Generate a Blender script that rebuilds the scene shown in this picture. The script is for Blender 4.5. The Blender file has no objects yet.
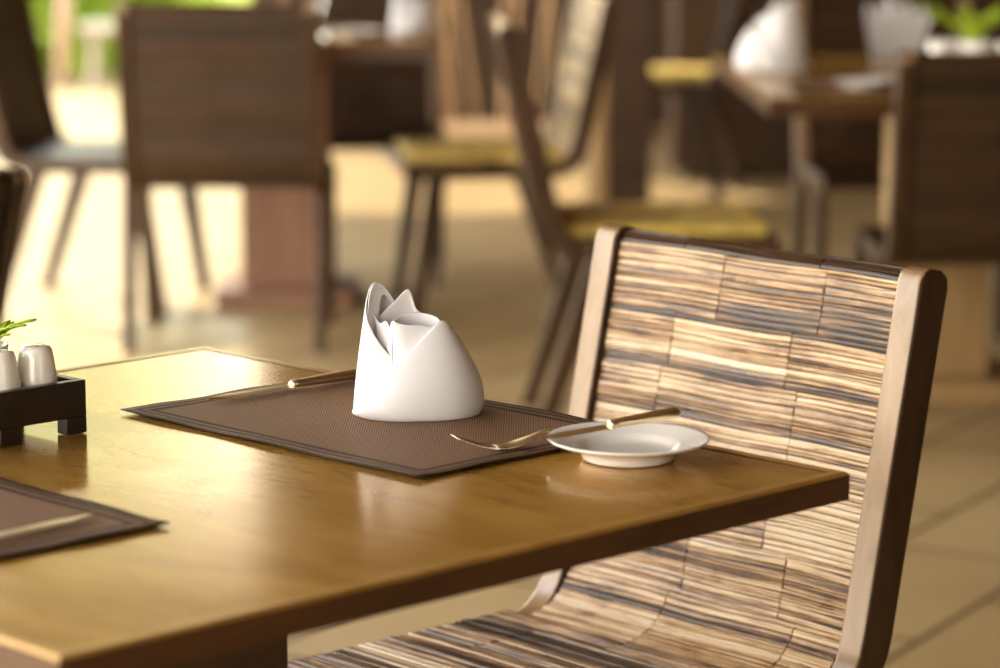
import bpy, bmesh, math, random
from mathutils import Vector, Matrix, noise
R = math.radians
rnd = random.Random(7)
SC = bpy.context.scene
COL = SC.collection

# ------------------------------------------------------------------ camera
H = 1.334
cam = bpy.data.cameras.new('camera'); camo = bpy.data.objects.new('camera', cam); COL.objects.link(camo)
camo.location = (0, 0, H); camo.rotation_euler = (R(90 - 9.698), 0, 0)
cam.sensor_width = 36; cam.lens = 108; cam.clip_end = 200; cam.clip_start = .05
cam.dof.use_dof = True; cam.dof.focus_distance = 2.98; cam.dof.aperture_fstop = 3.6
SC.camera = camo

# ------------------------------------------------------------------ world
w = bpy.data.worlds.new('world'); SC.world = w; w.use_nodes = True
nt = w.node_tree; nt.nodes.clear()
def nn(t, ty, **k):
    n = t.nodes.new(ty)
    for a, b in k.items(): setattr(n, a, b)
    return n
tc = nn(nt, 'ShaderNodeTexCoord'); sp = nn(nt, 'ShaderNodeSeparateXYZ'); nt.links.new(tc.outputs['Generated'], sp.inputs[0])
rz = nn(nt, 'ShaderNodeValToRGB'); nt.links.new(sp.outputs['Z'], rz.inputs[0])
el = rz.color_ramp.elements
el[0].position = 0.0; el[0].color = (.55, .42, .26, 1)
el[1].position = 1.0; el[1].color = (.45, .62, .95, 1)
e = el.new(.03); e.color = (1, .90, .70, 1)
e = el.new(.30); e.color = (1, .95, .84, 1)
e = el.new(.55); e.color = (.75, .86, 1.0, 1)
bg = nn(nt, 'ShaderNodeBackground'); nt.links.new(rz.outputs[0], bg.inputs[0]); bg.inputs[1].default_value = 4.2
wo = nn(nt, 'ShaderNodeOutputWorld'); nt.links.new(bg.outputs[0], wo.inputs[0])

# ------------------------------------------------------------------ sun
sun = bpy.data.lights.new('sun', 'SUN'); sun.energy = 4.6; sun.angle = R(1.5); sun.color = (1, .89, .70)
suno = bpy.data.objects.new('sun', sun); COL.objects.link(suno)
SUNDIR = Vector((-.50, .60, .62)).normalized()
suno.rotation_euler = SUNDIR.to_track_quat('Z', 'Y').to_euler()

SC.view_settings.view_transform = 'Standard'; SC.view_settings.look = 'None'
SC.view_settings.gamma = 1; SC.view_settings.use_curve_mapping = False
SC.view_settings.exposure = 0.92

# ------------------------------------------------------------------ materials
def mat(name, color, rough=.5, metal=0, spec=.5, coat=0, coat_r=.1, trans=0, build=None, tint=None, ior=1.5):
    m = bpy.data.materials.new(name); m.use_nodes = True
    t = m.node_tree; p = t.nodes['Principled BSDF']
    p.inputs['Base Color'].default_value = (*color, 1); p.inputs['Roughness'].default_value = rough
    p.inputs['Metallic'].default_value = metal; p.inputs['Specular IOR Level'].default_value = spec
    p.inputs['Coat Weight'].default_value = coat; p.inputs['Coat Roughness'].default_value = coat_r
    p.inputs['Transmission Weight'].default_value = trans; p.inputs['IOR'].default_value = ior
    if tint: p.inputs['Specular Tint'].default_value = (*tint, 1)
    if build: build(t, p)
    return m
def coords(t, scale=(1, 1, 1), rot=(0, 0, 0), out='Object'):
    c = nn(t, 'ShaderNodeTexCoord'); mp = nn(t, 'ShaderNodeMapping')
    mp.inputs['Scale'].default_value = scale; mp.inputs['Rotation'].default_value = rot
    t.links.new(c.outputs[out], mp.inputs[0]); return mp.outputs[0]
def noise_n(t, vec, scale=5, detail=4, rough=.5, dist=0):
    n = nn(t, 'ShaderNodeTexNoise'); t.links.new(vec, n.inputs['Vector'])
    n.inputs['Scale'].default_value = scale; n.inputs['Detail'].default_value = detail
    n.inputs['Roughness'].default_value = rough; n.inputs['Distortion'].default_value = dist
    return n.outputs[0]
def ramp(t, fac, stops):
    r = nn(t, 'ShaderNodeValToRGB'); t.links.new(fac, r.inputs[0]); el = r.color_ramp.elements
    while len(el) > 1: el.remove(el[-1])
    el[0].position = stops[0][0]; el[0].color = (*stops[0][1], 1)
    for p_, c_ in stops[1:]:
        e = el.new(p_); e.color = (*c_, 1)
    return r.outputs[0]
def bump(t, p, h, strength=.3, dist=.001):
    b = nn(t, 'ShaderNodeBump'); b.inputs['Strength'].default_value = strength; b.inputs['Distance'].default_value = dist
    t.links.new(h, b.inputs['Height']); t.links.new(b.outputs[0], p.inputs['Normal'])
def math_n(t, op, a, b=None, c=None):
    n = nn(t, 'ShaderNodeMath', operation=op)
    for i, v in enumerate((a, b, c)):
        if v is None: continue
        if isinstance(v, (int, float)): n.inputs[i].default_value = v
        else: t.links.new(v, n.inputs[i])
    return n.outputs[0]

def wood(name, c1, c2, rough=.3, scale=(1.2, 14, 14), nscale=4, coat=0, spec=.5, bs=.15, tint=None, rvar=.0):
    def b(t, p):
        v = coords(t, scale)
        n = noise_n(t, v, nscale, 6, .6, .6)
        t.links.new(ramp(t, n, [(.3, c1), (.7, c2)]), p.inputs['Base Color'])
        n2 = noise_n(t, v, nscale * 4, 3)
        bump(t, p, n2, bs, .0006)
        if rvar:
            v2 = coords(t, (1, 1, 1)); n3 = noise_n(t, v2, 9, 5, .65)
            t.links.new(math_n(t, 'MULTIPLY_ADD', n3, rvar, rough - rvar * .5), p.inputs['Roughness'])
    return mat(name, c1, rough, spec=spec, coat=coat, build=b, tint=tint)

M = {}
M['table_top'] = wood('varnished_golden_wood', (.31, .155, .026), (.46, .25, .055), .16, (3, 10, 14), 2.2, spec=.35, bs=.09, rvar=.14)
p_ = M['table_top'].node_tree.nodes['Principled BSDF']; p_.inputs['Metallic'].default_value = .25; p_.inputs['Specular Tint'].default_value = (1, .84, .60, 1)
M['table_edge'] = wood('varnished_dark_edge', (.045, .017, .005), (.085, .034, .010), .3, (2, 2, 14), 3, spec=.5)
M['band_top'] = wood('varnished_band', (.36, .19, .04), (.48, .27, .07), .25, (6, 6, 6), 3, spec=.35, bs=.05)
p_ = M['band_top'].node_tree.nodes['Principled BSDF']; p_.inputs['Metallic'].default_value = .25; p_.inputs['Specular Tint'].default_value = (1, .84, .60, 1)
M['dark_wood'] = wood('dark_stained_wood', (.028, .013, .006), (.06, .028, .012), .35, (3, 3, 14), 3)
M['table_brown'] = wood('brown_table_wood', (.10, .05, .022), (.17, .09, .04), .3, (3, 3, 3), 3)
M['frame_edge'] = wood('pale_frame_edge', (.17, .10, .048), (.31, .195, .105), .28, (10, 10, 3), 3, spec=.6, bs=.2)  # paler wood for the sitter-side faces and ends of the frames
M['frame_wood'] = wood('worn_frame_wood', (.030, .014, .006), (.065, .032, .014), .30, (10, 10, 2), 3, spec=.35, bs=.2)
M['pale_frame'] = wood('pale_frame_wood', (.30, .19, .09), (.42, .28, .15), .4, (10, 10, 2), 3)
M['pedestal'] = wood('pedestal_wood', (.20, .09, .05), (.28, .14, .08), .45, (8, 8, 1), 3)
M['gold_pedestal'] = wood('gold_pedestal_wood', (.36, .22, .09), (.46, .30, .13), .5, (8, 8, 1), 3)
M['wall'] = wood('dark_brown_wall', (.040, .018, .007), (.075, .036, .014), .6, (1, 1, 6), 1.5)
M['roof'] = mat('roof_wood', (.16, .10, .05), .7)
M['tray'] = wood('black_brown_tray', (.013, .008, .005), (.024, .014, .009), .33, (6, 6, 6), 4)
M['black'] = mat('black_hole', (.01, .01, .01), .6)

def bamboo(t, p):
    a = nn(t, 'ShaderNodeAttribute', attribute_name='tone'); a.attribute_type = 'GEOMETRY'
    v = coords(t, (4, 110, 110)); n = noise_n(t, v, 3, 5, .65, .3)
    v2 = coords(t, (6, 16, 16)); n2 = noise_n(t, v2, 1.6, 5, .65)
    v3 = coords(t, (7, 520, 520)); n3 = noise_n(t, v3, 1.0, 3, .6)
    s = math_n(t, 'MULTIPLY_ADD', n, .75, math_n(t, 'MULTIPLY_ADD', a.outputs['Fac'], .60, -.24))
    s = math_n(t, 'MULTIPLY_ADD', n3, 1.1, math_n(t, 'ADD', s, -.57))
    s = math_n(t, 'MULTIPLY_ADD', n2, .8, math_n(t, 'ADD', s, -.40))
    c = ramp(t, s, [(.05, (.022, .009, .003)), (.20, (.12, .055, .018)), (.36, (.33, .19, .085)), (.52, (.52, .36, .20)), (.72, (.60, .47, .31)), (.95, (.70, .60, .45))])
    t.links.new(c, p.inputs['Base Color'])
    t.links.new(math_n(t, 'MULTIPLY_ADD', n2, .45, .10), p.inputs['Roughness'])
    bump(t, p, n, .45, .0008)
M['bamboo'] = mat('split_bamboo', (.4, .25, .1), .3, spec=.55, build=bamboo)
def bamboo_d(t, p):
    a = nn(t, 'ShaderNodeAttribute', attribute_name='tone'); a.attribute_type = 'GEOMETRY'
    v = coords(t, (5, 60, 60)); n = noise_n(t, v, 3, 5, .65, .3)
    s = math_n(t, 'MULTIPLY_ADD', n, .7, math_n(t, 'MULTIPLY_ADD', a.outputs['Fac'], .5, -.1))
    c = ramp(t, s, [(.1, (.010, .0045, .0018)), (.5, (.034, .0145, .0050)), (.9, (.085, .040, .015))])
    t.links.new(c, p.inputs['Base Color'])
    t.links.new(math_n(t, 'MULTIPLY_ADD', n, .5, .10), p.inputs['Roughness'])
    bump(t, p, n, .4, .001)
M['bamboo_dark'] = mat('dark_shaded_bamboo', (.05, .03, .015), .3, spec=.45, build=bamboo_d)  # darker copy of the bamboo, shade on chair backs put into its colour
M['stitch'] = mat('dark_stitching', (.03, .018, .01), .7)

def linen(t, p):
    v = coords(t, (1, 1, 1)); n = noise_n(t, v, 900, 2); bump(t, p, n, .12, .0003)
M['linen'] = mat('white_linen', (.76, .75, .78), .8, spec=.2, build=linen)
M['linen'].node_tree.nodes['Principled BSDF'].inputs['Sheen Weight'].default_value = .2
M['china'] = mat('white_glazed_china', (.86, .83, .78), .12, spec=.6, coat=.4, coat_r=.04)
M['steel'] = mat('polished_cutlery_steel', (.80, .66, .44), .30, metal=1)
M['bright_steel'] = mat('bright_steel', (.85, .84, .82), .14, metal=1)
M['leaf'] = mat('fresh_green_leaf', (.42, .60, .04), .4, spec=.4)
def foliage(t, p):
    a = nn(t, 'ShaderNodeAttribute', attribute_name='tone')
    t.links.new(ramp(t, a.outputs['Fac'], [(0, (.22, .40, .03)), (.5, (.52, .64, .07)), (1, (.85, .85, .30))]), p.inputs['Base Color'])
    tr = nn(t, 'ShaderNodeBsdfTranslucent'); t.links.new(ramp(t, a.outputs['Fac'], [(0, (.20, .40, .03)), (1, (.85, .88, .16))]), tr.inputs[0])
    mx = nn(t, 'ShaderNodeMixShader'); mx.inputs[0].default_value = .5
    t.links.new(p.outputs[0], mx.inputs[1]); t.links.new(tr.outputs[0], mx.inputs[2])
    t.links.new(mx.outputs[0], t.nodes['Material Output'].inputs[0])
M['foliage'] = mat('garden_foliage', (.3, .5, .05), .6, build=foliage)
M['bark'] = mat('pinkish_bark', (.50, .33, .24), .8)
M['stone'] = mat('pale_stone', (.50, .40, .30), .7)
def sunlit_pad_b(t, p):
    n = noise_n(t, coords(t, (9, 14, 9)), 1.6, 4, .6)
    t.links.new(ramp(t, n, [(.35, (.34, .22, .05)), (.60, (.74, .54, .12)), (.75, (.85, .70, .26))]), p.inputs['Base Color'])
M['sunlit_pad'] = mat('mottled_sunlit_yellow', (.6, .45, .1), .6, build=sunlit_pad_b)  # mottled yellow paints the sun patches on bamboo seats
M['twig'] = mat('bare_twig', (.75, .50, .28), .6)
M['glass'] = mat('clear_glass', (1, 1, 1), .02, trans=1, ior=1.45)

def vinyl_factory(hw, hd):
    def vinyl(t, p):
        c = nn(t, 'ShaderNodeTexCoord'); s = nn(t, 'ShaderNodeSeparateXYZ'); t.links.new(c.outputs['Object'], s.inputs[0])
        ax = math_n(t, 'ABSOLUTE', s.outputs[0]); ay = math_n(t, 'ABSOLUTE', s.outputs[1])
        d = math_n(t, 'MINIMUM', math_n(t, 'SUBTRACT', hw, ax), math_n(t, 'SUBTRACT', hd, ay))
        K = 2 * math.pi / .0034
        sx = math_n(t, 'SINE', math_n(t, 'MULTIPLY', s.outputs[0], K)); sy = math_n(t, 'SINE', math_n(t, 'MULTIPLY', s.outputs[1], K))
        wv = math_n(t, 'MULTIPLY_ADD', math_n(t, 'MULTIPLY', sx, sy), .5, .5)
        base = ramp(t, wv, [(.30, (.045, .022, .011)), (.72, (.33, .185, .105))])
        dark = ramp(t, wv, [(.30, (.012, .006, .003)), (.75, (.050, .026, .013))])
        # three woven border stripes
        def band(a, b):
            return math_n(t, 'MULTIPLY', math_n(t, 'GREATER_THAN', d, a), math_n(t, 'LESS_THAN', d, b))
        f = math_n(t, 'ADD', math_n(t, 'ADD', band(-.01, .005), band(.009, .014)), band(.019, .026))
        mx = nn(t, 'ShaderNodeMix', data_type='RGBA'); t.links.new(f, mx.inputs[0])
        t.links.new(base, mx.inputs[6]); t.links.new(dark, mx.inputs[7]); t.links.new(mx.outputs[2], p.inputs['Base Color'])
        bump(t, p, wv, .5, .0006)
    return vinyl
M['placemat'] = mat('woven_vinyl', (.12, .08, .05), .6, spec=.14, build=vinyl_factory(.22, .151))

def floor_b(t, p):
    v = coords(t, (1, 1, 1), (0, 0, R(-60)))
    br = nn(t, 'ShaderNodeTexBrick'); t.links.new(v, br.inputs[0])
    br.offset = .5; br.inputs['Scale'].default_value = 1.0
    br.inputs['Brick Width'].default_value = .60; br.inputs['Row Height'].default_value = .30
    br.inputs['Mortar Size'].default_value = .009; br.inputs['Mortar Smooth'].default_value = .3
    br.inputs['Color1'].default_value = (.42, .285, .125, 1); br.inputs['Color2'].default_value = (.50, .35, .165, 1)
    br.inputs['Mortar'].default_value = (.13, .075, .03, 1)
    n = noise_n(t, coords(t, (1, 1, 1)), 2.5, 5, .6)
    mx = nn(t, 'ShaderNodeMix', data_type='RGBA', blend_type='MULTIPLY'); mx.inputs[0].default_value = .5
    t.links.new(br.outputs[0], mx.inputs[6]); t.links.new(ramp(t, n, [(.3, (.7, .66, .6)), (.7, (1, 1, 1))]), mx.inputs[7])
    t.links.new(mx.outputs[2], p.inputs['Base Color'])
M['floor'] = mat('terracotta_tile', (.5, .38, .22), .42, spec=.4, build=floor_b)

# ------------------------------------------------------------------ mesh helpers
class MB:
    def __init__(s): s.v = []; s.f = []; s.t = []; s.mi = []; s.tone = .5; s.m = 0
    def face(s, idx): s.f.append(tuple(idx)); s.t.append(s.tone); s.mi.append(s.m)
    def add(s, vs, fs, mtx=None):
        o = len(s.v)
        for p in vs:
            p = Vector(p); s.v.append(tuple(mtx @ p) if mtx else tuple(p))
        for f in fs: s.face([o + i for i in f])
    def box(s, c, d, mtx=None):
        x, y, z = c; a, b, h = d[0] / 2, d[1] / 2, d[2] / 2
        vs = [(x + i * a, y + j * b, z + k * h) for k in (-1, 1) for j in (-1, 1) for i in (-1, 1)]
        s.add(vs, [(0, 2, 3, 1), (4, 5, 7, 6), (0, 1, 5, 4), (2, 6, 7, 3), (0, 4, 6, 2), (1, 3, 7, 5)], mtx)
    def taper(s, p0, p1, d0, d1, mtx=None):
        # square prism from p0 to p1, horizontal cross-sections d0=(x,y), d1
        vs = []
        for p, d in ((p0, d0), (p1, d1)):
            for i, j in ((-1, -1), (1, -1), (1, 1), (-1, 1)): vs.append((p[0] + i * d[0] / 2, p[1] + j * d[1] / 2, p[2]))
        s.add(vs, [(3, 2, 1, 0), (4, 5, 6, 7), (0, 1, 5, 4), (1, 2, 6, 5), (2, 3, 7, 6), (3, 0, 4, 7)], mtx)
    def lathe(s, prof, n=32, mtx=None, cap0=True, cap1=True):
        vs = []; fs = []
        for r, z in prof:
            for k in range(n):
                a = 2 * math.pi * k / n; vs.append((r * math.cos(a), r * math.sin(a), z))
        for i in range(len(prof) - 1):
            for k in range(n):
                fs.append((i * n + k, i * n + (k + 1) % n, (i + 1) * n + (k + 1) % n, (i + 1) * n + k))
        if cap0: fs.append(tuple(range(n - 1, -1, -1)))
        if cap1: fs.append(tuple((len(prof) - 1) * n + k for k in range(n)))
        s.add(vs, fs, mtx)
    def tube(s, pts, rad, n=8, flat=None, cap=True):
        # rad: list; flat: list of (w,h) half sizes for elliptical section
        pts = [Vector(p) for p in pts]; o = len(s.v)
        for i, p in enumerate(pts):
            t = (pts[min(i + 1, len(pts) - 1)] - pts[max(i - 1, 0)]).normalized()
            up = Vector((0, 0, 1)) if abs(t.z) < .95 else Vector((0, 1, 0))
            sd = t.cross(up).normalized(); u = sd.cross(t).normalized()
            a_, b_ = flat[i] if flat else (rad[i], rad[i])
            for k in range(n):
                a = 2 * math.pi * k / n; s.v.append(tuple(p + sd * math.cos(a) * a_ + u * math.sin(a) * b_))
        for i in range(len(pts) - 1):
            for k in range(n):
                s.face((o + i * n + k, o + i * n + (k + 1) % n, o + (i + 1) * n + (k + 1) % n, o + (i + 1) * n + k))
        if cap:
            s.face([o + k for k in range(n - 1, -1, -1)]); s.face([o + (len(pts) - 1) * n + k for k in range(n)])
    def grid(s, rows, close_u=False):
        o = len(s.v); nu = len(rows[0])
        for r in rows:
            for p in r: s.v.append(tuple(p))
        for i in range(len(rows) - 1):
            for k in range(nu if close_u else nu - 1):
                k2 = (k + 1) % nu
                s.face((o + i * nu + k, o + i * nu + k2, o + (i + 1) * nu + k2, o + (i + 1) * nu + k))
    def build(s, name, m, parent=None, smooth=False, bevel=0, subd=0, solid=0, loc=None, angle=None):
        me = bpy.data.meshes.new(name); me.from_pydata(s.v, [], s.f); me.update()
        ms = m if isinstance(m, (list, tuple)) else [m]
        for q in ms: me.materials.append(M[q])
        me.polygons.foreach_set('material_index', s.mi)
        at = me.attributes.new('tone', 'FLOAT', 'FACE'); at.data.foreach_set('value', s.t)
        b = bmesh.new(); b.from_mesh(me); bmesh.ops.recalc_face_normals(b, faces=b.faces); b.to_mesh(me); b.free()
        if smooth: me.polygons.foreach_set('use_smooth', [True] * len(me.polygons))
        o = bpy.data.objects.new(name, me); COL.objects.link(o)
        if parent: o.parent = parent
        if loc: o.location = loc
        if solid:
            q = o.modifiers.new('solid', 'SOLIDIFY'); q.thickness = solid; q.offset = 0
        if bevel:
            q = o.modifiers.new('bevel', 'BEVEL'); q.width = bevel; q.segments = 3; q.limit_method = 'ANGLE'; q.angle_limit = R(40)
        if subd:
            q = o.modifiers.new('sub', 'SUBSURF'); q.levels = subd; q.render_levels = subd
        if (bevel or angle) and not smooth:
            me.polygons.foreach_set('use_smooth', [True] * len(me.polygons))
            try: me.set_sharp_from_angle(angle=R(angle or 40))
            except Exception: pass
        return o
def tag(o, label, cat, group=None, kind=None):
    if label: o['label'] = label
    if cat: o['category'] = cat
    if group: o['group'] = group
    if kind: o['kind'] = kind
    return o
def empty(name, loc=(0, 0, 0), rz_=0):
    o = bpy.data.objects.new(name, None); COL.objects.link(o); o.location = loc; o.rotation_euler = (0, 0, rz_)
    o.empty_display_size = .05
    return o
def copy_tree(o, parent=None):
    c = o.copy(); COL.objects.link(c)
    if parent: c.parent = parent
    for ch in list(o.children): copy_tree(ch, c)
    return c
def struct(o): o['kind'] = 'structure'; return o

# ------------------------------------------------------------------ setting
m = MB(); m.box((0, 10, -.05), (50, 50, .1)); struct(m.build('floor', 'floor'))
m = MB(); m.box((1.6, 13.35, 2.0), (5.4, .2, 4.0)); struct(m.build('wall_back', 'wall'))
m = MB(); m.box((4.4, 5.1, 2.0), (.2, 16.3, 4.0)); struct(m.build('unseen_wall_right', 'wall'))  # unseen wall, added to cut light from the right
m = MB(); m.box((1.9, -4.6, 1.6), (5.2, .2, 3.2)); struct(m.build('unseen_wall_front', 'wall'))  # unseen wall behind the camera, added to dim the light on the chair
m = MB(); m.box((.65, 4.2, 3.3), (7.7, 18.4, .15)); struct(m.build('unseen_shade_roof', 'roof'))  # unseen roof, sized to keep sun and high sky off the foreground

# ------------------------------------------------------------------ foreground table frame
PHI = .79754
E1 = Vector((math.cos(PHI), -math.sin(PHI), 0)); E2 = Vector((-math.sin(PHI), -math.cos(PHI), 0))
B0 = Vector((-.3328, 3.3395, 0)); TZ = .75
def T(a, b, z=TZ): p = B0 + E1 * a + E2 * b; p.z = z; return p
ROT = -PHI                       # local +x = E1, local -y = E2
W, D, TH = .9325, .882, .026
def dining_table(name, label, loc, rot, w_, d_, th, mats, ped=.24, pedmat='dark_wood', base=.46):
    t = empty(name, loc, rot); tag(t, label, 'table')
    zt = TZ; bw = .014; g = .0022
    m = MB(); m.box((0, 0, zt - th / 2 - .0004), (w_ - 2 * bw - 2 * g, d_ - 2 * bw - 2 * g, th - .0008)); m.build('tabletop', mats[0], t, bevel=.0006)
    # mitred lipping all round, its upper face varnished like the top
    m = MB()
    ox, oy = w_ / 2, d_ / 2; ix, iy = ox - bw, oy - bw; c = .003
    def ring(x, y, z): return [(-x, -y, z), (x, -y, z), (x, y, z), (-x, y, z)]
    rs = ring(ix, iy, zt - th) + ring(ix, iy, zt) + ring(ox - c, oy - c, zt) + ring(ox, oy, zt - c) + ring(ox, oy, zt - th)
    fs = []; mi = []
    for i in range(4):
        for k in range(4):
            fs.append((i * 4 + k, i * 4 + (k + 1) % 4, (i + 1) * 4 + (k + 1) % 4, (i + 1) * 4 + k)); mi.append(0 if i in (1, 2) else 1)
    for k in range(4): fs.append((16 + k, 16 + (k + 1) % 4, (k + 1) % 4, k)); mi.append(1)
    m.add(rs, fs); m.mi = mi; m.build('edge_band', [mats[1], mats[2]], t)
    m = MB(); m.box((0, 0, (zt - th + .05) / 2), (ped, ped, zt - th - .05)); m.build('pedestal', pedmat, t, bevel=.004)
    m = MB(); m.box((0, 0, .025), (base, base, .05)); m.build('base_plate', pedmat, t, bevel=.005)
    return t
tc_ = T(W / 2, D / 2, 0)
dining_table('dining_table', 'varnished golden brown square table in the foreground, set with napkin and plate', tc_, ROT, W, D, TH,
             ('table_top', 'band_top', 'table_edge'), ped=.18)

# ------------------------------------------------------------------ chairs
def chair_path():
    # centre line of frame in (y, z), y = forward ; front of seat to top of back
    pts = []
    for i in range(9): pts.append((.24 - i * (.24 + .134) / 8, .413))
    cy, cz, r = -.134, .498, .085
    a1 = 90 - 12.0
    for i in range(1, 9):
        a = R(a1 * i / 8); pts.append((cy - r * math.sin(a), cz - r * math.cos(a)))
    ey, ez = pts[-1]
    d = (-math.sin(R(12.0)), math.cos(R(12.0)))
    L = (.849 - ez) / d[1]
    for i in range(1, 9): pts.append((ey + d[0] * L * i / 8, ez + d[1] * L * i / 8))
    return pts
CP = chair_path()
def offs(pts, k):
    out = []
    for i, p in enumerate(pts):
        a = pts[max(0, i - 1)]; b = pts[min(len(pts) - 1, i + 1)]
        ty, tz = b[0] - a[0], b[1] - a[1]; l = math.hypot(ty, tz); ty /= l; tz /= l
        # normal to the sitter's side
        out.append((p[0] + tz * k, p[1] - ty * k))
    return out
def resample(pts, step):
    out = [];acc = 0.0; nxt = 0.0
    for a, b in zip(pts, pts[1:]):
        l = math.hypot(b[0] - a[0], b[1] - a[1])
        while nxt <= acc + l:
            u = (nxt - acc) / l; out.append((a[0] + (b[0] - a[0]) * u, a[1] + (b[1] - a[1]) * u, (b[0] - a[0]) / l, (b[1] - a[1]) / l)); nxt += step
        acc += l
    return out
def strips(mb, path, halfw, sd, flip=1, wbase=.0058, tone0=0.0):
    rr = random.Random(sd); fine = resample(path, .0005); n = len(fine); i = 0; band_left = 0; cuts = []; slow = 0
    while i < n - 8:
        wdt = wbase * rr.choice([.55, .7, .9, 1.1, 1.5]) * rr.uniform(.9, 1.1); k = min(n - 1, i + int(wdt / .0005))
        if band_left <= 0:
            band_left = rr.randint(12, 24)
            cuts = sorted([-.5 + f + rr.uniform(-.04, .04) for f in rr.choice([(.33, .72), (.22, .58), (.3, .80), (.45, .78), (.2, .62)])])
            btone = [rr.gauss(0, .10) for _ in range(4)]
        band_left -= 1
        y0, z0, ty, tz = fine[i]; y1, z1, _, _ = fine[k]
        ny, nz = tz * flip, -ty * flip
        xs = [-halfw] + [c * 2 * halfw for c in cuts] + [halfw]
        slow = slow * .6 + rr.gauss(0, .12)
        if rr.random() < .06: slow -= .6
        for q_, (xa, xb) in enumerate(zip(xs, xs[1:])):
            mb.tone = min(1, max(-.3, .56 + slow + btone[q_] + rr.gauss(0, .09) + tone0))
            hgt = rr.uniform(.0010, .0026); sub = max(3, int((xb - xa) / .03))
            rows = []; ph = rr.uniform(0, 6.28); sk = rr.gauss(0, .0008)
            for q in range(sub + 1):
                u_ = q / sub
                x = xa + .0008 + (xb - xa - .0016) * u_; dz = rr.uniform(-.0004, .0004)
                row = []; off = .0009 * math.sin(x * 28 + sd) + sk * (u_ - .5)
                for u, hh in ((0.0, -.003), (.08, hgt * .55), (.35, hgt), (.65, hgt), (.92, hgt * .55), (1.0, -.003)):
                    h = hh + dz if hh > 0 else hh
                    row.append((x, y0 + (y1 - y0) * u + ny * h + ty * off, z0 + (z1 - z0) * u + nz * h + tz * off))
                rows.append(row)
            mb.grid(rows)
            o = len(mb.v) - len(rows) * 6
            mb.face([o + j for j in range(6)]); mb.face([len(mb.v) - 6 + j for j in range(6)])
        i = k
    mb.tone = .5
def core(mb, inner, outer, hw):
    n = len(inner); vs = []
    for x in (-hw, hw):
        vs += [(x, *p) for p in inner] + [(x, *p) for p in outer]
    fs = []
    for i in range(n - 1):
        fs += [(i, i + 1, 2 * n + i + 1, 2 * n + i), (n + i, 3 * n + i, 3 * n + i + 1, n + i + 1),
               (i, n + i, n + i + 1, i + 1), (2 * n + i, 2 * n + i + 1, 3 * n + i + 1, 3 * n + i)]
    fs += [(0, 2 * n, 3 * n, n), (n - 1, 2 * n - 1, 4 * n - 1, 3 * n - 1)]
    mb.add(vs, fs)
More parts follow.
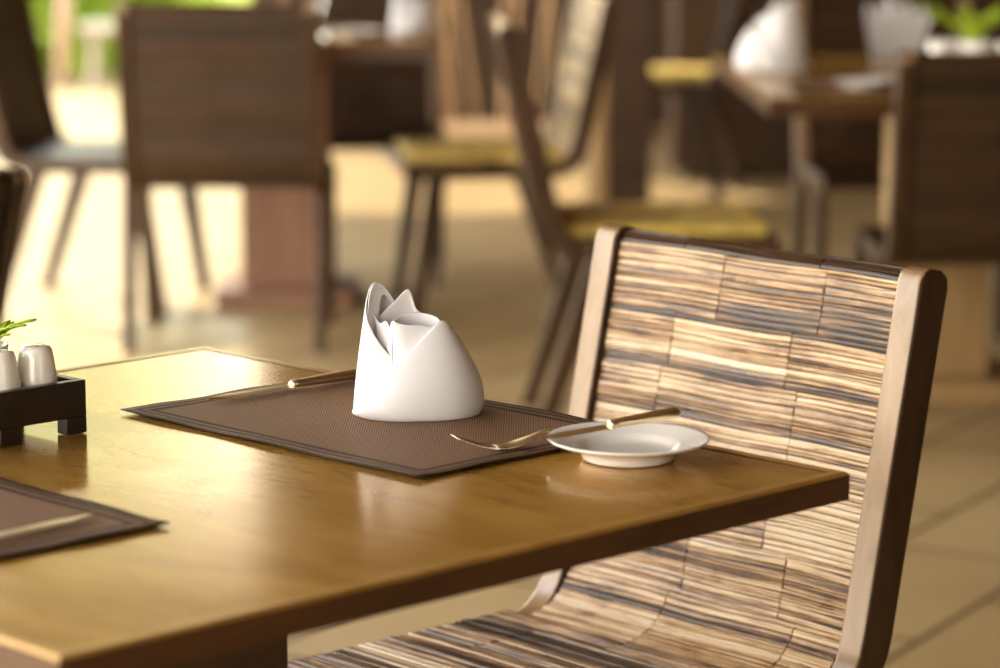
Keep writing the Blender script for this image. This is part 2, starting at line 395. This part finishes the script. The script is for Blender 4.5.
def make_chair(name, label, group=None, frame='frame_wood', front='bamboo', back='bamboo_dark', sd=1, sunlit_pad=False, halfw=.228):
    t = empty(name); tag(t, label, 'chair', group)
    fw = .034; hw = halfw - fw
    # side frames: bent boards
    hd = .024
    for s in (-1, 1):
        out = offs(CP, -hd); hi_ = offs(CP, hd); lo_ = offs(CP, .009)
        def mixk(i): return max(0, min(1, (i - 9) / 6.0))
        inn = [(lo_[i][0] + (hi_[i][0] - lo_[i][0]) * mixk(i), lo_[i][1] + (hi_[i][1] - lo_[i][1]) * mixk(i)) for i in range(len(CP))]
        # rounded ends
        def cap(p, dirv, side_v, n=5):
            q = []
            for i in range(1, n):
                a = math.pi * i / n
                e_ = .8
                ca, sa = math.cos(a), math.sin(a)
                ca = math.copysign(abs(ca) ** e_, ca); sa = abs(sa) ** e_
                q.append((p[0] + side_v[0] * ca * hd + dirv[0] * sa * hd * .75, p[1] + side_v[1] * ca * hd + dirv[1] * sa * hd * .75))
            return q
        a, b = CP[-2], CP[-1]; l = math.hypot(b[0] - a[0], b[1] - a[1]); dv = ((b[0] - a[0]) / l, (b[1] - a[1]) / l)
        top = cap(CP[-1], dv, (dv[1], -dv[0]))
        a, b = CP[1], CP[0]; l = math.hypot(b[0] - a[0], b[1] - a[1]); dv0 = ((b[0] - a[0]) / l, (b[1] - a[1]) / l)
        bot = cap(CP[0], dv0, (dv0[1], -dv0[0]))
        bot = [(p[0], min(p[1], CP[0][1] + .009)) for p in bot]
        mb = MB(); x0, x1 = sorted((s * hw, s * halfw)); n = len(CP)
        vs = [(x0, *p) for p in inn] + [(x0, *p) for p in out] + [(x1, *p) for p in inn] + [(x1, *p) for p in out]
        fs = []
        for i in range(n - 1):
            fs += [(i, i + 1, 2 * n + i + 1, 2 * n + i), (n + i, 3 * n + i, 3 * n + i + 1, n + i + 1),
                   (i, n + i, n + i + 1, i + 1), (2 * n + i, 2 * n + i + 1, 3 * n + i + 1, 3 * n + i)]
        base = len(vs)
        for xx in (x0, x1): vs += [(xx, *p) for p in top]
        k = len(top)
        la = [n - 1] + [base + i for i in range(k)] + [2 * n - 1]; lb = [3 * n - 1] + [base + k + i for i in range(k)] + [4 * n - 1]
        fs += [tuple(la), tuple(lb)] + [(la[i], la[i + 1], lb[i + 1], lb[i]) for i in range(len(la) - 1)]
        base = len(vs)
        for xx in (x0, x1): vs += [(xx, *p) for p in bot]
        la = [n] + [base + i for i in range(k)] + [0]; lb = [3 * n] + [base + k + i for i in range(k)] + [2 * n]
        fs += [tuple(la), tuple(lb)] + [(la[i], la[i + 1], lb[i + 1], lb[i]) for i in range(len(la) - 1)]
        mb.add(vs, fs)
        for i in range(n - 1): mb.mi[i * 4] = 1
        nc = len(la) - 1; f0 = 4 * (n - 1)
        for i in range(2, 2 + nc): mb.mi[f0 + i] = 1; mb.mi[f0 + 2 + nc + i] = 1
        mb.build('side_frame', [frame, 'frame_edge'], t, bevel=.004)
    # shells
    ns = 9                                    # seat points
    seatp = CP[:ns]; backp = CP[ns - 1:]
    si, so = offs(CP, .014), offs(CP, -.014)
    mb = MB(); core(mb, si[:ns], so[:ns], hw - .0005)
    mb.m = 1
    path = [(.262, .399), (.266, .413), (.262, .425)] + [(p[0], p[1]) for p in si[:ns]]
    path[3] = (.250, .427)
    strips(mb, path, halfw - .003, sd + 100, 1, tone0=-.34)  # seat strips toned darker, shade by the table put into their colour
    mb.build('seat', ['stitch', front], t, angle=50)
    mb = MB(); core(mb, si[ns - 1:], so[ns - 1:], hw - .0005)
    mb.m = 1
    strips(mb, si[ns - 1:], hw - .0015, sd, 1)
    ty, tz = -math.sin(R(12.0)), math.cos(R(12.0)); cx, cz = CP[-1]
    arc = []
    for i in range(7):
        a = math.pi * i / 6; arc.append((cx + tz * .014 * math.cos(a) + ty * .014 * math.sin(a), cz - ty * .014 * math.cos(a) + tz * .014 * math.sin(a)))
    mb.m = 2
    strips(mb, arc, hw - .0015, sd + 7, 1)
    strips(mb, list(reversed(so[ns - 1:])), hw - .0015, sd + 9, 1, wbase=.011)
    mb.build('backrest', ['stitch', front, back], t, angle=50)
    if sunlit_pad:
        mb = MB(); mb.box((0, .03, .4425), (.395, .42, .024)); mb.build('sunlit_seat_pad', 'sunlit_pad', t, bevel=.010)  # added pad whose yellow stands for sunlight on the bamboo seat
    for sx in (-1, 1):
        for (yt, yb) in ((.17, .235), (-.10, -.235)):
            mb = MB(); mb.taper((sx * (halfw - .010), yb, 0), (sx * (halfw - .004), yt, .418), (.028, .032), (.032, .055))
            mb.build('leg', frame, t, bevel=.003)
    return t

fx = T(.440, -.142, 0)
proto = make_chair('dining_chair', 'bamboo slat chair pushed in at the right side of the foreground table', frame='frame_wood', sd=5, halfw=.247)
def place_chair(x, y, rot, label, src=None, z=0, group=None, scale=1.0):
    o = copy_tree(src); o.scale = (scale, scale, scale); o.location = (x, y, z); o.rotation_euler = (0, 0, rot); o['label'] = label
    if group: o['group'] = group
    elif 'group' in o: del o['group']
    return o
proto.location = fx; proto.rotation_euler = (0, 0, ROT + math.pi - R(2))
# local +y (forward) must point along E2: rotate (0,1) by ang -> (-sin, cos) = E2
# E2 = (-sin PHI, -cos PHI) -> ang = pi - PHI ... = ROT + pi

bgp = make_chair('dining_chair', '', frame='frame_wood', front='bamboo_dark', sd=23, halfw=.245)  # fronts dark as well, shade painted into the bamboo
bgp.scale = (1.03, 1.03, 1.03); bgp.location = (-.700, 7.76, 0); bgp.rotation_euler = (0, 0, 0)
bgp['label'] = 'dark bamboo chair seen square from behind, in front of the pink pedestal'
bgc = make_chair('dining_chair', '', frame='frame_wood', front='bamboo', back='bamboo', sd=31, halfw=.235, sunlit_pad=True)
bgc.scale = (1.05, 1.05, 1.05); bgc.location = (.32, 6.60, 0); bgc.rotation_euler = (0, 0, R(-88))
bgc['label'] = 'chair with sunlit yellow seat facing right, directly behind the bamboo chair back'
place_chair(-.03, 8.22, R(90 + 8), 'chair with golden yellow seat facing left, at the back left table', bgc)
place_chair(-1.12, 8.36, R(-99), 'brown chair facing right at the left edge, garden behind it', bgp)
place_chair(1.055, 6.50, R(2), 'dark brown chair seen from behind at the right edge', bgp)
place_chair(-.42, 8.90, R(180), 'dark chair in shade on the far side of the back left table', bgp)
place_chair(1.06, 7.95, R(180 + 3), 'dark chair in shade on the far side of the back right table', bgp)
place_chair(.60, 10.78, R(78), 'farthest chair, with pale yellow sunlit seat, beside the dark column', bgc)
place_chair(-1.052, 4.22, R(74), 'dark chair of which only a back post shows at the left edge', bgp, scale=.965)

# ------------------------------------------------------------------ background tables
dining_table('dining_table', 'table behind the dark chair at the back left, on a pink pedestal', (-.60, 8.40, 0), 0, .84, .62, .05,
             ('table_top', 'band_top', 'table_edge'), ped=.24, pedmat='pedestal', base=.38)
dining_table('dining_table', 'table at the back right bearing white folded napkins', (1.03, 7.03, 0), R(1.5), .94, 1.20, .04,
             ('table_top', 'band_top', 'table_edge'), ped=.22, pedmat='gold_pedestal', base=.40)

# ------------------------------------------------------------------ placemats
def mat_obj(label, a, b, rot=0, sd=3):
    rr = random.Random(sd); mb = MB(); nx, ny = 44, 30; hw, hd = .22, .151; rows = []
    for i in range(nx + 1):
        r_ = []
        for j in range(ny + 1):
            x = -hw + 2 * hw * i / nx; y = -hd + 2 * hd * j / ny
            e_ = min(hw - abs(x), hd - abs(y)); k = max(0, 1 - e_ / .03)
            z = .0012 + k * .0014 * (.5 + .5 * math.sin(x * 37 + y * 53 + sd))
            cx = max(0, abs(x) - hw + .03) / .03; cy = max(0, abs(y) - hd + .03) / .03
            z += .0012 * min(cx, cy)
            r_.append((x, y, z))
        rows.append(r_)
    mb.grid(rows)
    o = mb.build('placemat', 'placemat', None, smooth=True); q = o.modifiers.new('s', 'SOLIDIFY'); q.thickness = .0011; q.offset = -1
    o.location = T(a, b); o.rotation_euler = (0, 0, ROT + rot); tag(o, label, 'placemat')
    return o
mat_obj('dark brown woven placemat lying under the napkin and fork', .246 + .22, -.0026 + .158, 0, 3)
mat_obj('dark brown woven placemat cut by the left edge of the photo', .669 - .22, .5755 + .151, 0, 8)

# ------------------------------------------------------------------ cutlery
def knife_mesh(t, L=.215, hl=.105):
    # along +x : tip at 0, handle end at L
    m = MB(); n = 14; rows = []
    bl = L - hl
    for i in range(n + 1):
        x = bl * i / n; u = i / n
        wd = .0095 * min(1, (u * 3.2) ** .55) * (1 - .18 * u) if i else .0008
        lo = -wd * (1.0 if u > .25 else .9); hi = wd * .85
        rows.append([(x, lo, .0000), (x, (lo + hi) / 2, .0011), (x, hi, .0013), (x, hi, -.0003), (x, (lo + hi) / 2, -.0003)])
    m.grid(rows, close_u=True); m.face(range(4, -1, -1)); m.face([n * 5 + k for k in range(5)])
    m.build('blade', 'steel', t, angle=40, loc=(0, 0, .0030))
    m = MB(); pts = []; fl = []
    for u, a, b in ((-.02, .0045, .0014), (0, .0058, .0034), (.04, .0072, .0044), (.07, .0054, .0040), (.12, .0058, .0042), (.4, .0074, .0048), (.75, .0086, .0054), (.95, .0084, .0052), (1, .0050, .0032)):
        pts.append((bl + hl * u, 0, 0)); fl.append((a, b))
    m.tube(pts, None, 14, fl); m.build('handle', 'steel', t, smooth=True, loc=(0, 0, .0052))
def knife(name, label, tip, end, cat='knife', L=None):
    t = empty(name); tip = Vector(tip); end = Vector(end); d = end - tip; L = d.length
    t.location = tip
    yaw = math.atan2(d.y, d.x); pitch = -math.asin(d.z / L)
    t.rotation_euler = (0, pitch, yaw)
    knife_mesh(t, L, L * .50); return tag(t, label, cat)
MZ = TZ + .0022
knife('table_knife', 'steel table knife lying along the far edge of the placemat, left of the white napkin', T(.281, .222, MZ + .0015), T(.287, .004, MZ + .0015))
knife('table_knife', 'steel knife on the placemat at the left edge of the photo', T(.612, .613, MZ + .0015), T(.630, .83, MZ + .0015))
# fork
def fork(label, loc, yaw):
    t = empty('table_fork', loc, yaw); tag(t, label, 'fork')
    # along +x from tine tips (0) to handle end (.20)
    def zc(x):
        if x < .05: return .0135 - .0125 * math.sin(math.pi / 2 * min(1, x / .045)) ** 1
        if x < .095: u = (x - .05) / .045; return .001 + .0115 * (1 - math.cos(math.pi * u)) / 2
        u = (x - .095) / .105; return .0125 - .0105 * u
    m = MB()
    for k in range(4):
        y = (k - 1.5) * .0064; pts = []; fl = []
        for i in range(9):
            x = .048 * i / 8; pts.append((x, y * (.93 + .07 * i / 8), zc(x))); a = .0009 + .0009 * i / 8; fl.append((a, .0008 + .0003 * i / 8))
        m.tube(pts, None, 8, fl)
    m.build('tine_set', 'bright_steel', t, smooth=True, loc=(0, 0, .0014))
    m = MB(); pts = []; fl = []
    for i in range(30):
        x = .040 + .160 * i / 29
        if x < .062: wd = .0118
        elif x < .085: u = (x - .062) / .023; wd = .0118 + (.0032 - .0118) * (3 * u * u - 2 * u ** 3)
        elif x < .11: wd = .0032
        else: u = (x - .11) / .09; wd = .0032 + .0052 * u ** .8
        if i == 29: wd = .005
        if i == 0: wd = .0108
        pts.append((x, 0, zc(x))); fl.append((wd, .0010 + (.0011 if x > .08 else .0004)))
    m.tube(pts, None, 14, fl); m.build('handle', 'steel', t, smooth=True, loc=(0, 0, .0012))
    return t
fp = T(.628, .208, MZ + .0008); fd = T(.655, .03, MZ) - T(.585, .176, MZ)
fork('steel fork lying on the placemat, its handle under the white plate', fp, math.atan2(fd.y, fd.x))

# ------------------------------------------------------------------ bread plate
pt = T(.751, .101, TZ)
m = MB()
prof = [(.0, .0075), (.026, .0076), (.038, .0084), (.043, .0102), (.047, .0128), (.052, .0142), (.072, .0192), (.0755, .0205), (.0760, .0196), (.073, .0172), (.053, .0112), (.047, .0085),
        (.044, .0040), (.043, .0006), (.0415, .0), (.0400, .0006), (.039, .0030), (.02, .0030), (0, .0030)]
m.lathe(prof, 72, None, False, False)
pl = m.build('bread_plate', 'china', None, smooth=True, loc=tuple(pt)); tag(pl, 'round white china bread plate near the right corner of the table', 'plate')
knife('butter_knife', 'steel butter knife resting across the white bread plate', (.037, 2.712, TZ + .0190), (.168, 2.765, TZ + .0320))

# ------------------------------------------------------------------ folded napkin
def bez(pts, n):
    # Catmull-Rom through points -> n+1 samples
    P = [Vector(p) for p in pts]; P = [2 * P[0] - P[1]] + P + [2 * P[-1] - P[-2]]; segs = len(P) - 3; out = []
    for i in range(n + 1):
        u = i / n * segs; k = min(int(u), segs - 1); f = u - k
        a, b, c, d = P[k:k + 4]
        out.append(.5 * ((2 * b) + (c - a) * f + (2 * a - 5 * b + 4 * c - d) * f * f + (3 * b - a - 3 * c + d) * f ** 3))
    return out
def sheet(mb, base, top, bulge, nu=36, nv=18, bz=.0, curl=.0, wob=.0):
    b = bez(base, nu); t_ = bez(top, nu); rows = []
    for j in range(nv + 1):
        v = j / nv; row = []
        for i in range(nu + 1):
            p = b[i].lerp(t_[i], v); r = Vector((p.x, p.y, 0))
            if r.length > 1e-5: r.normalize()
            k = math.sin(math.pi * min(1, v ** .75)) * bulge
            p = p + r * k
            p += r * wob * math.sin(i * .7 + v * 4) * v * (1 - v)
            row.append(p)
        rows.append(row)
    mb.grid(rows)
def napkin(parts=True, s=1.0, label='', loc=(0, 0, 0), rot=0, group=None):
    m = MB()
    # front wrap with the long diagonal edge
    sheet(m, [(-.0520, -.024, .001), (-.042, -.036, 0), (-.012, -.046, 0), (.036, -.038, 0), (.060, -.010, .0), (.055, .026, 0), (.018, .048, 0), (-.03, .042, 0)],
          [(-.0560, -.024, .014), (-.045, -.036, .028), (-.018, -.037, .055), (.021, -.014, .094), (.034, .002, .086), (.034, .022, .076), (.01, .034, .068), (-.02, .032, .066)], .0115)
    sheet(m, [(-.0560, -.024, .014), (-.045, -.036, .028), (-.018, -.037, .055), (.021, -.014, .094), (.034, .002, .086)],
          [(-.050, -.017, .012), (-.040, -.028, .022), (-.014, -.026, .048), (.017, -.004, .086), (.028, .008, .076)], -.001, 30, 4)
    # left wrap rising to the tall rounded point
    sheet(m, [(.010, .044, .0), (-.032, .044, 0), (-.056, .022, 0), (-.0635, -.002, .0), (-.0600, -.014, .004), (-.042, -.024, .004), (-.010, -.030, .004)],
          [(-.002, .028, .086), (-.024, .028, .108), (-.038, .018, .1285), (-.047, .006, .1270), (-.0500, -.008, .100), (-.034, -.018, .070), (-.006, -.024, .046)], .0015)
    # tall point, folded double
    sheet(m, [(-.054, -.004, .07), (-.050, -.005, .10), (-.047, .002, .122), (-.042, .008, .1300), (-.034, .014, .127), (-.022, .020, .108)],
          [(-.044, .006, .06), (-.039, .007, .092), (-.037, .010, .110), (-.034, .013, .117), (-.028, .017, .112), (-.016, .022, .094)], .001, 24, 6)
    # second pointed leaf behind
    sheet(m, [(-.046, .012, .04), (-.020, .026, .04), (.012, .030, .04), (.030, .022, .04)],
          [(-.040, .010, .095), (-.026, .014, .108), (-.0095, .018, .1225), (-.002, .020, .103), (.010, .024, .094)], .002, 30, 14)
    # inner roll
    sheet(m, [(-.020, -.022, .030), (-.028, -.012, .035), (-.024, .006, .035), (.000, .015, .035), (.024, .006, .035), (.028, -.006, .035)],
          [(-.0230, -.017, .0960), (-.0250, -.008, .0940), (-.016, .003, .0985), (.002, .009, .1000), (.019, .004, .0965), (.027, -.006, .086)], .004, 36, 14)
    sheet(m, [(-.020, -.022, .030), (-.008, -.026, .035), (.010, -.018, .045), (.020, -.010, .05)],
          [(-.0230, -.017, .0960), (-.012, -.018, .0925), (.004, -.014, .0915), (.021, -.008, .087)], .003, 24, 14)
    # small inner tuck at the left
    sheet(m, [(-.020, -.026, .045), (-.030, -.018, .05), (-.038, -.010, .06), (-.042, -.004, .07)],
          [(-.0215, -.012, .076), (-.030, -.008, .094), (-.037, -.004, .092), (-.043, .002, .100)], -.002, 20, 10)
    # floor of the fold
    sheet(m, [(-.045, 0, .012), (-.028, -.018, .02), (.02, -.022, .03), (.040, .0, .05)], [(-.04, .03, .06), (-.01, .03, .07), (.02, .03, .075), (.035, .02, .078)], .0, 16, 8)
    o = m.build('folded_napkin', 'linen', None, smooth=True)
    q = o.modifiers.new('s', 'SOLIDIFY'); q.thickness = .0016; q.offset = -.2
    q = o.modifiers.new('b', 'SUBSURF'); q.levels = 1; q.render_levels = 1
    o.location = loc; o.rotation_euler = (0, 0, rot); o.scale = (s, s, s)
    return tag(o, label, 'napkin', group)
nap = napkin(label='white napkin folded into a pointed cap on the foreground placemat', loc=(-.082, 2.937, MZ), rot=0)

# ------------------------------------------------------------------ condiment tray
def tray(label, loc, rot, cat='tray', L=.178, Wd=.12):
    # local +x along tray width (E1), local -y along E2; origin at right front corner
    t = empty('condiment_tray', loc, rot); tag(t, label, cat)
    h0, h1 = .016, .052; th = .010; lw = .024
    m = MB()
    def rail(x):
        # rail with square feet cut out
        m.box((x, -L / 2, (h0 + h1) / 2), (th, L, h1 - h0))
    rail(-th / 2); rail(-Wd + th / 2)
    m.box((-Wd / 2, -th / 2, (h0 + h1) / 2), (Wd - 2 * th, th, h1 - h0)); m.box((-Wd / 2, -L + th / 2, (h0 + h1) / 2), (Wd - 2 * th, th, h1 - h0))
    m.build('tray_wall', 'tray', t, bevel=.0012)
    m = MB(); m.box((-Wd / 2, -L / 2, h0 + .005), (Wd - 2 * th, L - 2 * th, .010)); m.build('tray_bottom', 'tray', t)
    for x in (-.008, -Wd + .008):
        for y in (-lw / 2, -.089, -L + lw / 2):
            m = MB(); m.box((x, y, h0 / 2), (.016, lw, h0)); m.build('foot', 'tray', t, bevel=.001)
    return t
tl = T(.302, .389, TZ)
tray('black brown wooden tray holding white shakers on the foreground table', tl, ROT)
def TT(dx, dy, z): p = T(.302 + dx, .389 - dy, TZ + z); return p
def shaker(label, loc, s=1.0):
    t = empty('salt_shaker', loc); tag(t, label, 'shaker')
    m = MB(); m.lathe([(.0165 * s, 0), (.0185 * s, .002), (.0192 * s, .012), (.0185 * s, .028), (.0165 * s, .044), (.0148 * s, .054), (.0135 * s, .0575), (.0105 * s, .0592), (.004 * s, .0600), (.0003, .0602)], 40)
    b = m.build('shaker_body', 'china', t, smooth=True)
    for k in range(5):
        a = k * 2 * math.pi / 5; m = MB(); m.lathe([(.0011, -.0012), (.0011, .0004)], 10)
        m.build('pouring_hole', 'black', t, loc=(.0075 * s * math.cos(a), .0075 * s * math.sin(a), .0594))
    return t
shaker('white ceramic shaker in the tray, the one nearest the tray corner', TT(-.034, -.034, .0262), 1.08)
shaker('white ceramic shaker in the tray, cut by the left edge of the photo', TT(-.034, -.077, .0262), 1.08)
# plant pot with leaves
def potted(label, loc, s=1.0, leaves=9, seed=4, hl=.09):
    rr = random.Random(seed); t = empty('potted_plant', loc); tag(t, label, 'plant')
    m = MB(); m.lathe([(.020 * s, 0), (.022 * s, .003), (.026 * s, .05), (.027 * s, .060), (.0245 * s, .060), (.023 * s, .050), (.0, .048)], 28, None, True, False); m.build('pot', 'china', t, smooth=True)
    for k in range(leaves):
        a = rr.uniform(0, 6.28); ln = hl * rr.uniform(.7, 1.15); rows = []; wd = .006 * s * rr.uniform(.8, 1.3)
        for i in range(9):
            u = i / 8; r = .006 + ln * .75 * u ** 1.3; z = .045 + ln * (u - .45 * u * u)
            w_ = wd * math.sin(math.pi * min(1, u * .93 + .07)) + .0004
            cx, cy = r * math.cos(a), r * math.sin(a); sx, sy = -math.sin(a) * w_, math.cos(a) * w_
            rows.append([(cx - sx, cy - sy, z + .001), (cx, cy, z - .001), (cx + sx, cy + sy, z + .001)])
        m = MB(); m.grid(rows); o = m.build('leaf', 'leaf', t, smooth=True, solid=.0006)
    return t
potted('small white pot with green leaves behind the shakers at the left edge', TT(-.080, -.066, .0245), 1.0, 14, 4, .075)

# ------------------------------------------------------------------ things on background tables
def place_nap(label, x, y, s, rot, group=None):
    o = nap.copy(); COL.objects.link(o); o.location = (x, y, TZ + .001); o.rotation_euler = (0, 0, rot); o.scale = (s, s, s * 1.0); o['label'] = label
    return o
place_nap('white pointed folded napkin at the near left corner of the back right table', .645, 7.12, 1.32, R(150))
place_nap('white folded napkin standing on the back left table', -.24, 8.40, 1.1, R(30))

# fan napkin: pleated cloth
def fan(label, loc, s=1.0):
    m = MB(); rows = []; n = 15
    for j in range(8):
        v = j / 7; row = []
        for i in range(n):
            u = i / (n - 1) - .5; x = u * (.115 + .045 * v); y = (.018 if i % 2 else -.018) * (1 - .2 * v); z = v * (.155 - .03 * abs(u) * 2 + (.016 if i % 4 == 1 else -.012 * (i % 3)) * v)
            row.append((x * s, (y - .02 * v) * s, z * s))
        rows.append(row)
    m.grid(rows); o = m.build('fan_napkin', 'linen', None, solid=.002, loc=loc); return tag(o, label, 'napkin')
fan('white fan-folded napkin left of the plant on the back right table', (.975, 7.42, TZ + .002), 1.0)
def cup(label, loc, s=1.0, group=None):
    m = MB(); m.lathe([(.022 * s, 0), (.030 * s, .004), (.038 * s, .03), (.040 * s, .070), (.0375 * s, .070), (.035 * s, .03), (.026 * s, .008), (0, .006)], 28, None, True, False)
    o = m.build('cup', 'china', None, smooth=True, loc=loc); return tag(o, label, 'cup', group)
cup('white cup on the back right table, just right of the fan napkin', (1.055, 7.15, TZ), .9)
cup('white cup below the green leaves on the back right table', (1.135, 7.12, TZ), .8)
cup('white cup at the right edge on the back right table', (1.215, 7.10, TZ), 1.0)
potted('bright green leafy plant in a white pot on the back right table', (1.14, 7.25, TZ), 1.3, 30, 9, .19)
# placemat and cutlery on the back right table
o = bpy.data.objects['placemat'].copy(); COL.objects.link(o); o.location = (.87, 6.66, TZ); o.rotation_euler = (0, 0, R(-2)); o['label'] = 'brown placemat on the back right table'
# plates and glasses on the back tables
def bg_plate(label, loc, s):
    o = pl.copy(); COL.objects.link(o); o.location = loc; o.scale = (s, s, s); o['label'] = label; return o
bg_plate('white plate beside the pointed napkin on the back right table', (.80, 6.64, TZ + .002), .85)
bg_plate('small white plate on the back left table', (-.40, 8.25, TZ), 1.0)
def wine_glass(label, loc):
    m = MB(); m.lathe([(.032, 0), (.032, .002), (.005, .006), (.0035, .07), (.010, .078), (.028, .10), (.033, .13), (.029, .165), (.0280, .165), (.0318, .13), (.027, .102), (.006, .081), (0, .080)], 28, None, True, False)
    o = m.build('wine_glass', 'glass', None, smooth=True, loc=loc); return tag(o, label, 'glass')
wine_glass('clear wine glass on the back left table', (-.50, 8.30, TZ))
cup('white cup on the back left table, above the dark chair back', (-.78, 8.25, TZ), 1.0)
cup('leftmost white cup on the back left table', (-.90, 8.30, TZ), .9)

# ------------------------------------------------------------------ far things
# column
t = empty('column', (.41, 10.30, 0)); tag(t, 'dark brown square column with a pale corner, beside the sunlit yellow-seated chairs', 'column')
m = MB(); m.box((.03, 0, 1.6), (.15, .22, 3.2)); m.build('shaft', 'wall', t, bevel=.005)
m = MB(); m.box((-.068, -.05, 1.6), (.045, .12, 3.2)); m.build('corner_trim', 'gold_pedestal', t, bevel=.004)
t = empty('sideboard', (1.55, 11.45, 0)); tag(t, 'long dark sideboard standing right of the column', 'sideboard')
m = MB(); m.box((0, 0, .52), (1.8, .42, .96)); m.build('body', 'dark_wood', t, bevel=.005)
m = MB(); m.box((0, 0, 1.015), (1.86, .46, .03)); m.build('top', 'wall', t, bevel=.004)
m = MB(); m.box((0, 0, .02), (1.7, .36, .04)); m.build('plinth', 'dark_wood', t)
for k in range(4):
    m = MB(); m.box((-.675 + .45 * k, -.216, .52), (.43, .014, .88)); d_ = m.build('door', 'dark_wood', t, bevel=.003)
    m = MB(); m.box((-.675 + .45 * k + (.17 if k % 2 == 0 else -.17), -.231, .62), (.012, .016, .14)); m.build('handle', 'steel', d_, bevel=.002)
# twig screen
t = empty('twig_screen', (-.10, 12.7, 0)); tag(t, 'screen of crossed bare twigs between pinkish posts', 'screen')
rr = random.Random(11)
for x in (-.27, .56):
    m = MB(); m.box((x, 0, .9), (.075, .075, 1.8)); m.build('post', 'pedestal', t, bevel=.004)
m = MB(); m.box((.145, 0, .05), (.75, .06, .06)); m.build('rail', 'twig', t)
m = MB()
for k in range(17):
    x0 = rr.uniform(-.23, .52); x1 = min(.52, max(-.23, x0 + rr.uniform(-.35, .35))); y = rr.uniform(-.03, .03)
    m.tube([(x0, y, .06), ((x0 + x1) / 2 + rr.uniform(-.03, .03), y, .9), (x1, y, 1.75)], [.009, .008, .007], 6)
m.build('twigs', 'twig', t, smooth=True)

# garden: shrubs, tree, bench
def shrub(label, loc, rx, ry, rz_, n, sd, trunk=False):
    rr = random.Random(sd); t = empty('garden_shrub', loc); tag(t, label, 'shrub')
    m = MB()
    for k in range(n):
        a = rr.uniform(0, 6.28); zz = rr.uniform(-1, 1); q = math.sqrt(1 - zz * zz); r = rr.uniform(.55, 1) ** .5
        c = Vector((rx * rr.uniform(-1, 1), ry * rr.uniform(-1, 1), .05 + 2 * rz_ * rr.random())); c.x *= 1 - .25 * (c.z / (2 * rz_)) ** 3
        s = rr.uniform(.05, .11); m.tone = rr.random() * .6 + .4 * (noise.noise(c * 2.5) * .5 + .5)
        u = Vector((rr.gauss(0, 1), rr.gauss(0, 1), rr.gauss(0, 1))).normalized(); v = u.orthogonal().normalized()
        m.add([c - u * s, c + v * s * .4, c + u * s, c - v * s * .4], [(0, 1, 2, 3)])
    m.build('leaves', 'foliage', t)
    m = MB(); m.tube([(0, 0, 0), (.02, .02, rz_)], [.05, .03], 8); m.build('stem', 'bark', t, smooth=True)
    return t
shrub('yellow-green garden shrub at the top left, left of the trunk', (-2.50, 15.95, 0), .29, .25, .7, 2200, 1)
shrub('bright green garden shrub right of the trunk, beyond the patio', (-1.86, 16.0, 0), .27, .25, .6, 1800, 2)
shrub('deeper green garden shrub behind the other two', (-2.4, 17.4, 0), 1.1, .4, 1.1, 4200, 3)
t = empty('garden_tree', (-2.22, 15.35, 0)); tag(t, 'slim pinkish tree trunk among the greenery', 'tree')
m = MB(); m.tube([(-.02, 0, 0), (0, 0, .5), (.06, 0, 1.2), (.10, .02, 2.4)], [.04, .034, .03, .025], 12); m.build('trunk', 'bark', t, smooth=True)
m = MB(); rr = random.Random(5)
for k in range(1800):
    c = Vector((rr.gauss(0, .35), rr.gauss(0, .25), 3.0 + rr.gauss(0, .2))); s = .09; m.tone = rr.random()
    u = Vector((rr.gauss(0, 1), rr.gauss(0, 1), rr.gauss(0, 1))).normalized(); v = u.orthogonal().normalized()
    m.add([c - u * s, c + v * s * .4, c + u * s, c - v * s * .4], [(0, 1, 2, 3)])
m.build('crown', 'foliage', t)
t = empty('stone_bench', (-1.92, 15.35, 0)); tag(t, 'pale stone bench slab in front of the shrubs', 'bench')
m = MB(); m.box((0, 0, .30), (.42, .25, .045)); m.build('slab', 'stone', t, bevel=.01)
for sx in (-.15, .15):
    m = MB(); m.box((sx, 0, .139), (.035, .2, .277)); m.build('support', 'stone', t, bevel=.005)
